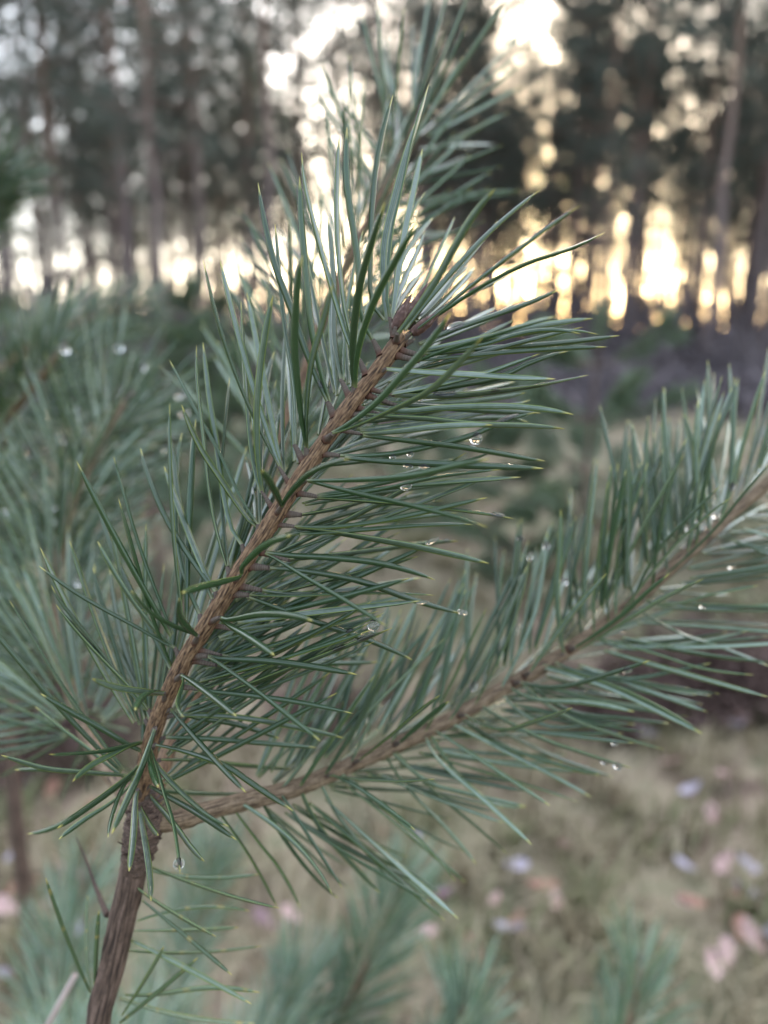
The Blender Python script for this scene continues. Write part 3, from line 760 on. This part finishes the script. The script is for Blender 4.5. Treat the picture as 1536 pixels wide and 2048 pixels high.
def sheaths(lines, parent):
    done = []
    for _, p, e in lines:
        if any(np.linalg.norm(p - d) < .0016 for d in done): continue
        done.append(p); e2 = e + (e - p) * .10; put_sheath(p - np.array(parent.location) - foot, e2 - np.array(parent.location) - foot, parent)
sheaths(lead_lines, lead); sheaths(right_lines, rshoot)
def mass(lines, mat, parent, name='needle_mass', w=.0018, k=7):
    g = Geo()
    for C, p, e in lines:
        idx = np.linspace(0, len(C) - 1, k).round().astype(int); needle_geo(g, C[idx], w * nq.uniform(.85, 1.1), w * .58, nq.uniform(0, 6.28), nq.normal(0, .7), 6, nq.uniform())
    o = link(name, g.mesh(name, mat), parent, kind='stuff'); o.location = tuple(-Vector(parent.location) - Vector(foot)) ; return o
if fill_mass: mass(fill_mass, M_needle, lead)
r_fill = fascicles(RIGHTS, 235, .12, 1.0, nq, a_lo=34, a_hi=60, L=.060, rad=.0033, keep=lambda rd, s: rd @ FWD > -.35)
mass(r_fill, M_needle2, rshoot)
b_lines = fascicles(BACK, 84, .40, .995, nq, a_lo=34, a_hi=58, L=.058, rad=.0027)
mass(b_lines, M_needle2, bshoot)
l_lines = fascicles(LEFTS, 190, .22, .995, nq, a_lo=40, a_hi=62, L=.058, rad=.0032, keep=lambda rd, s: rd @ FWD > -.85)
mass(l_lines, M_needle2, lshoot)
# buds
for me, a, b, z, sc in [(BUD[0], (788, 660), (823, 588), .1915, 1.0), (BUD[1], (812, 655), (855, 566), .1960, 1.25), (BUD[1], (824, 668), (886, 620), .190, 1.0)]:
    p, e = at(*a, z), at(*b, z); o = put_oriented('bud', me, p - np.array(lead.location) - foot, e - p, lead, np.linalg.norm(e - p) / (.0105 if me == BUD[0] else .0085)); o.scale[0] *= .66; o.scale[1] *= .66
for par, A in ((bshoot, BACK), (lshoot, LEFTS), (rshoot, RIGHTS)):
    d = unit(A[-1] - A[-2])
    for k in range(3): put_oriented('bud', BUD[k % 2], A[-1] - d * .001 + nq.normal(0, .0012, 3) - np.array(par.location) - foot, d + nq.normal(0, .3, 3), par)
# dark scales round the buds
for k in range(6):
    a = nq.uniform(0, 6.28); d0 = unit(LEAD[-1] - LEAD[-2]); n0 = unit(np.cross(d0, UP)); b0 = np.cross(d0, n0); rd = n0 * math.cos(a) + b0 * math.sin(a)
    p = LEAD[-1] - d0 * nq.uniform(.000, .007) + rd * .0018; put_sheath(p - np.array(lead.location) - foot, p + rd * .0017 + d0 * .0026 - np.array(lead.location) - foot, lead)
# old banded needles on the trunk
old_lines = trace(parse(OLD_TXT), trunk_pts[2:], .0042, nq, .05, .06)
for C, _, _ in old_lines:
    g = Geo(); needle_geo(g, C, .0016, .0010, nq.uniform(0, 6.28), nq.normal(0, .6), 6, nq.uniform())
    o = link('old_needle', g.mesh('old_needle', M_old, True, C[0]), pine, C[0] - foot)
# lower branches of the same pine, out of focus below
low = foot * .38 + bottom * .62
LOWER = [[low, at(330, 2250, .45), at(560, 2160, .55), at(679, 2043, .58), at(745, 1900, .60), at(803, 1765, .62)],
         [low, at(420, 2300, .42), at(760, 2230, .50), at(905, 2110, .54), at(925, 1995, .56)],
         [low, at(520, 2420, .42), at(1000, 2330, .52), at(1215, 2150, .56), at(1276, 1925, .60)],
         [low, at(150, 2250, .40), at(110, 2080, .52), at(130, 1900, .58), at(165, 1770, .62)],
         [low, at(250, 2240, .45), at(330, 2010, .62), at(385, 1850, .70), at(430, 1690, .76)],
         [low, at(420, 2350, .42), at(480, 2180, .50), at(560, 2060, .55), at(600, 1960, .58)]]
for k, pts in enumerate(LOWER):
    A = np.array(pts); st = under(stem_obj('lower_branch', A, .0036, .0022, M_shoot, pine, 8, .06, 40, 8, 30 + k))
    ln = fascicles(A, 260, .36, .995, nq, a_lo=32, a_hi=55, L=.058, rad=.0028)
    mass(ln, M_low, st, k=5)
    put_oriented('bud', BUD[0], A[-1] - np.array(st.location) - foot, A[-1] - A[-2], st)
# dry twigs
for name, lab, pts, r in [('dry_twig', 'pale dry twig beside the foot of the dark pine trunk', [(150, 1950, .30), (120, 1995, .30), (88, 2060, .30), (70, 2140, .31)], .0019),
                          ('dry_twig', 'thin curved brown twig left of the dark pine trunk', [(214, 1830, .232), (190, 1770, .245), (172, 1720, .25), (152, 1675, .255)], .0010)]:
    A = AX(pts)
    if 'pale' in lab: A = np.vstack([A, A[-1] + [0, .03, -.25]]); A = np.vstack([A, [A[-1][0], A[-1][1], float(gh(A[-1][0], A[-1][1])) - .02]])
    P = catmull(A, 30); g = Geo(); tube_geo(g, P, np.linspace(r * .7, r, 30) if 'pale' in lab else np.linspace(r, r * .2, 30), 8, .08, seed=2)
    if 'pale' in lab: tag(link(name, g.mesh(name, M_twig, True, P[-1]), None, P[-1]), lab, 'twig')
    else: o = link(name, g.mesh(name, M_trunk, True, P[0]), pine, P[0] - foot)

# second young pine on the left, out of focus
pf = at(15, 1400, .80); f2 = np.array([pf[0] - .02, pf[1], float(gh(pf[0], pf[1])) - .02])
pine2 = link('young_pine', None, None, f2); tag(pine2, 'second young pine, blurred, its dark trunk at the left edge', 'pine tree')
t2 = np.vstack([f2, at(18, 1500, .78), at(25, 1250, .76), at(20, 1050, .75), at(-10, 850, .75), at(-60, 600, .76)])
st = stem_obj('trunk', t2, .011, .006, M_trunk, pine2, 9, .05, 40, 10, 9); st.location = tuple(-f2)
for k, pts in enumerate([[at(20, 1100, .75), at(-5, 960, .62), at(15, 845, .53), at(68, 775, .50), at(122, 706, .49)],
                         [at(-60, 600, .76), at(-70, 480, .74), at(-45, 400, .73), at(0, 345, .73)],
                         [at(20, 1150, .75), at(-40, 1120, .6), at(-70, 1060, .5), at(-60, 960, .46)],
                         [at(-30, 780, .75), at(60, 690, .85), at(170, 640, .95), at(290, 605, 1.02)],
                         [at(22, 1300, .77), at(-20, 1290, .6), at(-60, 1330, .48), at(-110, 1370, .42)]]):
    A = np.array(pts); s2 = stem_obj('side_shoot', A, .0042, .0028, M_shoot, pine2, 8, .05, 40, 10, 50 + k); s2.location = tuple(-f2)
    ln = fascicles(A, 200, .25, .995, nq, a_lo=34, a_hi=58, L=.060, rad=.003)
    g = Geo()
    for C, _, _ in ln: needle_geo(g, C[[0, 2, 4, 6, 8]], .0018, .001, nq.uniform(0, 6.28), nq.normal(0, .6), 6, nq.uniform())
    link('needle_mass', g.mesh('needle_mass', M_needle2), s2, kind='stuff'); put_oriented('bud', BUD[0], A[-1], A[-1] - A[-2], s2, 1.2)

# young pines standing in the clearing
def small_pine(seed, H=1.5, whorls=5):
    q = np.random.default_rng(seed); tg = Geo(); cg = Geo()
    top = np.array([q.normal(0, .04), q.normal(0, .04), H]); P = catmull([np.zeros(3), top * .5 + q.normal(0, .02, 3), top], 12); tube_geo(tg, P, np.linspace(.018, .004, 12), 8, .05)
    axes = [np.array([top * .84, top])]
    for wv in range(whorls):
        f = .14 + .68 * wv / (whorls - 1)
        for b in range(q.integers(4, 7)):
            a = q.uniform(0, 6.28); L = H * (.50 * (1 - f) + .10) * q.uniform(.75, 1.15); c = P[int(f * 11)]
            e = c + np.array([math.cos(a) * L, math.sin(a) * L, L * q.uniform(.35, .75)]); m = (c + e) / 2 + np.array([0, 0, -.12 * L]); A = catmull([c, m, e], 6)
            tube_geo(tg, A, np.linspace(.007, .003, 6), 5); axes.append(A)
            for t in range(3):
                pp = A[q.integers(2, 5)]; e2 = pp + (e - c) * q.uniform(.2, .4) + q.normal(0, .05, 3) * L * 2; axes.append(np.array([pp, (pp + e2) / 2 + [0, 0, -.01], e2])); tube_geo(tg, axes[-1], np.array([.004, .003, .002]), 4)
    for A in axes:
        L = np.linalg.norm(A[-1] - A[0]); n = int(min(150, 40 + L * 420))
        for C, _, _ in fascicles(A, n, .25, 1, q, L=.06): needle_geo(cg, C[[0, 4, 8]], .0024, .0012, q.uniform(0, 6.28), 0, 3, q.uniform())
    r = bpy.data.objects.new('clearing_pine', None); COL.objects.link(r)
    link('trunk', tg.mesh('trunk', M_trunk), r); link('crown', cg.mesh('crown', M_far), r); return r
sp_ = [small_pine(61, 1.35, 5), small_pine(62, 1.0, 4)]
spec = [(1165, 3.0, 0, .95, 'bushy young pine standing in the clearing behind the long right branch'),
        (930, 3.6, 1, .95, 'small young pine in the clearing behind the leading shoot tip'),
        (760, 4.6, 0, .8, None), (540, 5.2, 1, 1.2, None), (350, 4.2, 0, 1.0, None), (420, 6.5, 0, 1.25, None), (640, 7.0, 0, 1.2, None), (200, 5.0, 1, 1.3, None), (60, 6.2, 0, 1.1, None), (1060, 2.9, 1, .45, None), (1330, 3.8, 1, .6, None), (1470, 3.2, 1, .5, None), (300, 2.4, 1, .95, 'low bushy young pine in the clearing behind the left side shoot')]
first = [True, True]
for px, d, v, sc, lab in spec:
    o = sp_[v] if first[v] else copy_tree(sp_[v]); first[v] = False; x = (px - 768) / FPX * d; o.location = (x, d, float(gh(x, d)) - .02); o.scale = (sc,) * 3; o.rotation_euler[2] = nq.uniform(0, 6.28)
    tag(o, lab or 'blurred young pine scattered across the clearing before the wood', 'pine tree', None if lab else 'young pines scattered across the clearing')

# ------------------------------------------------------------------ water drops on the needles
def drop_mesh(sq, seed):
    g = Geo(); k, sd = 15, 20; th = np.linspace(0, math.pi, k); a = np.arange(sd) / sd * 6.2832; z = -np.cos(th); r = np.sin(th)
    r = np.maximum(r * (1 - .16 * np.clip(z, 0, 1) * sq), .004); V = np.stack([r[:, None] * np.cos(a), r[:, None] * np.sin(a), np.broadcast_to((z * (1 + .15 * sq * (z > 0)))[:, None], (k, sd))], -1).reshape(-1, 3)
    i, j = np.meshgrid(np.arange(k - 1), np.arange(sd), indexing='ij'); j2 = (j + 1) % sd
    g.add(V, np.stack([i * sd + j, i * sd + j2, (i + 1) * sd + j2, (i + 1) * sd + j], -1).reshape(-1, 4)); return g.mesh('water_drop', M_water)
DR = [drop_mesh(1.0, 1), drop_mesh(0.3, 2)]
sets = {'L': lead_lines + fill_ind, 'R': right_lines + r_fill, 'B': b_lines, 'W': l_lines}
samp = {k: (np.concatenate([c[0] for c in v]), np.concatenate([unit(np.gradient(c[0], axis=0)) for c in v])) for k, v in sets.items()}
samp = {k: (a, b, proj(a)) for k, (a, b) in samp.items()}
def drop(key, px, py, dia, long=1.0, hang=.75, zmax=None):
    A, T, P = samp[key]; d = np.hypot(P[:, 0] - px, P[:, 1] - py) + (600 * np.abs(P[:, 2] - .19) if key == 'L' else 0); i = int(d.argmin()); r = dia * .42 * P[i, 2] / FPX
    c = at(px, py, P[i, 2]); n = A[i] + (c - A[i]) * min(1.0, (r * .95) / (np.linalg.norm(c - A[i]) + 1e-9))
    if hang: n = A[i] + np.array([0, 0, -r * hang])
    if hang and hang < .3 and long > 1: n = A[i] + UP * r * .55 - FWD * r * .35      # a film lies on the needle's upper face
    o = link('water_drop', DR[0 if hang > .5 else 1], None, n)
    if long > 1.0:
        o.rotation_mode = 'QUATERNION'; o.rotation_quaternion = Vector(T[i]).to_track_quat('X', 'Z'); o.scale = (r * long, r, r * .8)
    else: o.scale = (r, r, r)
    return o
LEADD = [(963, 876, 30, 1), (786, 905, 17, 1), (829, 900, 17, 1), (810, 921, 20, 1.3), (836, 923, 20, 1.6), (826, 970, 24, 1.2), (743, 1247, 28, 1), (357, 1722, 26, 1), (825, 1188, 12, 2.5)]
for n, (px, py, dia, lg) in enumerate(LEADD):
    o = drop('L', px, py, dia, lg, .25 if n == 7 else .75)
    lab = {0: 'largest round water drop hanging alone under a needle of the sharp shoot', 6: 'round water drop hanging near the drooping needle tip below the sharp shoot', 7: 'water drop wrapped round the needle tip hanging beside the dark trunk'}.get(n)
    tag(o, lab or 'small clear water drop clinging under the needles right of the sharp shoot', 'water drop', None if lab else 'small drops on the sharp shoot')
for px, py, dia, lg in [(896, 785, 17, 3.6), (838, 803, 15, 2.8), (868, 1083, 15, 2.4), (892, 1081, 9, 2.0), (1012, 838, 14, 5.0), (984, 1026, 14, 2.6), (905, 655, 22, 2.2), (948, 1270, 16, 1.8), (741, 1281, 16, 3.0), (664, 1312, 14, 2.6), (640, 757, 13, 1.6), (690, 1250, 12, 1.8), (987, 772, 12, 2.6)]:
    tag(drop('L', px, py, dia, lg, 0.25), 'elongated film of water stretched along a needle of the sharp shoot', 'water drop', 'water films on the sharp shoot')
for px, py, dia in [(1342, 1135, 22), (1377, 1048, 15), (1370, 1082, 14), (1386, 1086, 13), (1461, 972, 16), (1440, 1034, 20), (1130, 1152, 18), (1096, 1090, 17), (1055, 1115, 15), (1046, 1065, 15), (945, 1365, 24), (1205, 1500, 16), (1235, 1487, 16), (1243, 1530, 20), (1165, 1380, 12), (1395, 1206, 15), (1457, 1124, 18), (1250, 1330, 20), (1147, 1273, 15), (1050, 1315, 16), (1410, 1060, 18), (1400, 1040, 14), (1245, 1260, 14)]:
    tag(drop('R', px, py, dia, 1.0 + .5 * nq.uniform(), .5), 'soft bright water drop on the long right side shoot', 'water drop', 'drops on the right side shoot')
for px, py, dia in [(59, 894, 24), (161, 892, 22), (161, 823, 20), (129, 679, 18), (234, 687, 22), (283, 731, 18), (361, 787, 20), (156, 1160, 20), (107, 1011, 20), (129, 880, 18), (64, 945, 16), (10, 1015, 18), (300, 1303, 14), (260, 960, 18), (372, 830, 18), (330, 890, 16)]:
    tag(drop('W', px, py, dia, 1.0 + .6 * nq.uniform(), .5), 'blurred bright water drop on the curved left side shoot', 'water drop', 'drops on the left side shoot')
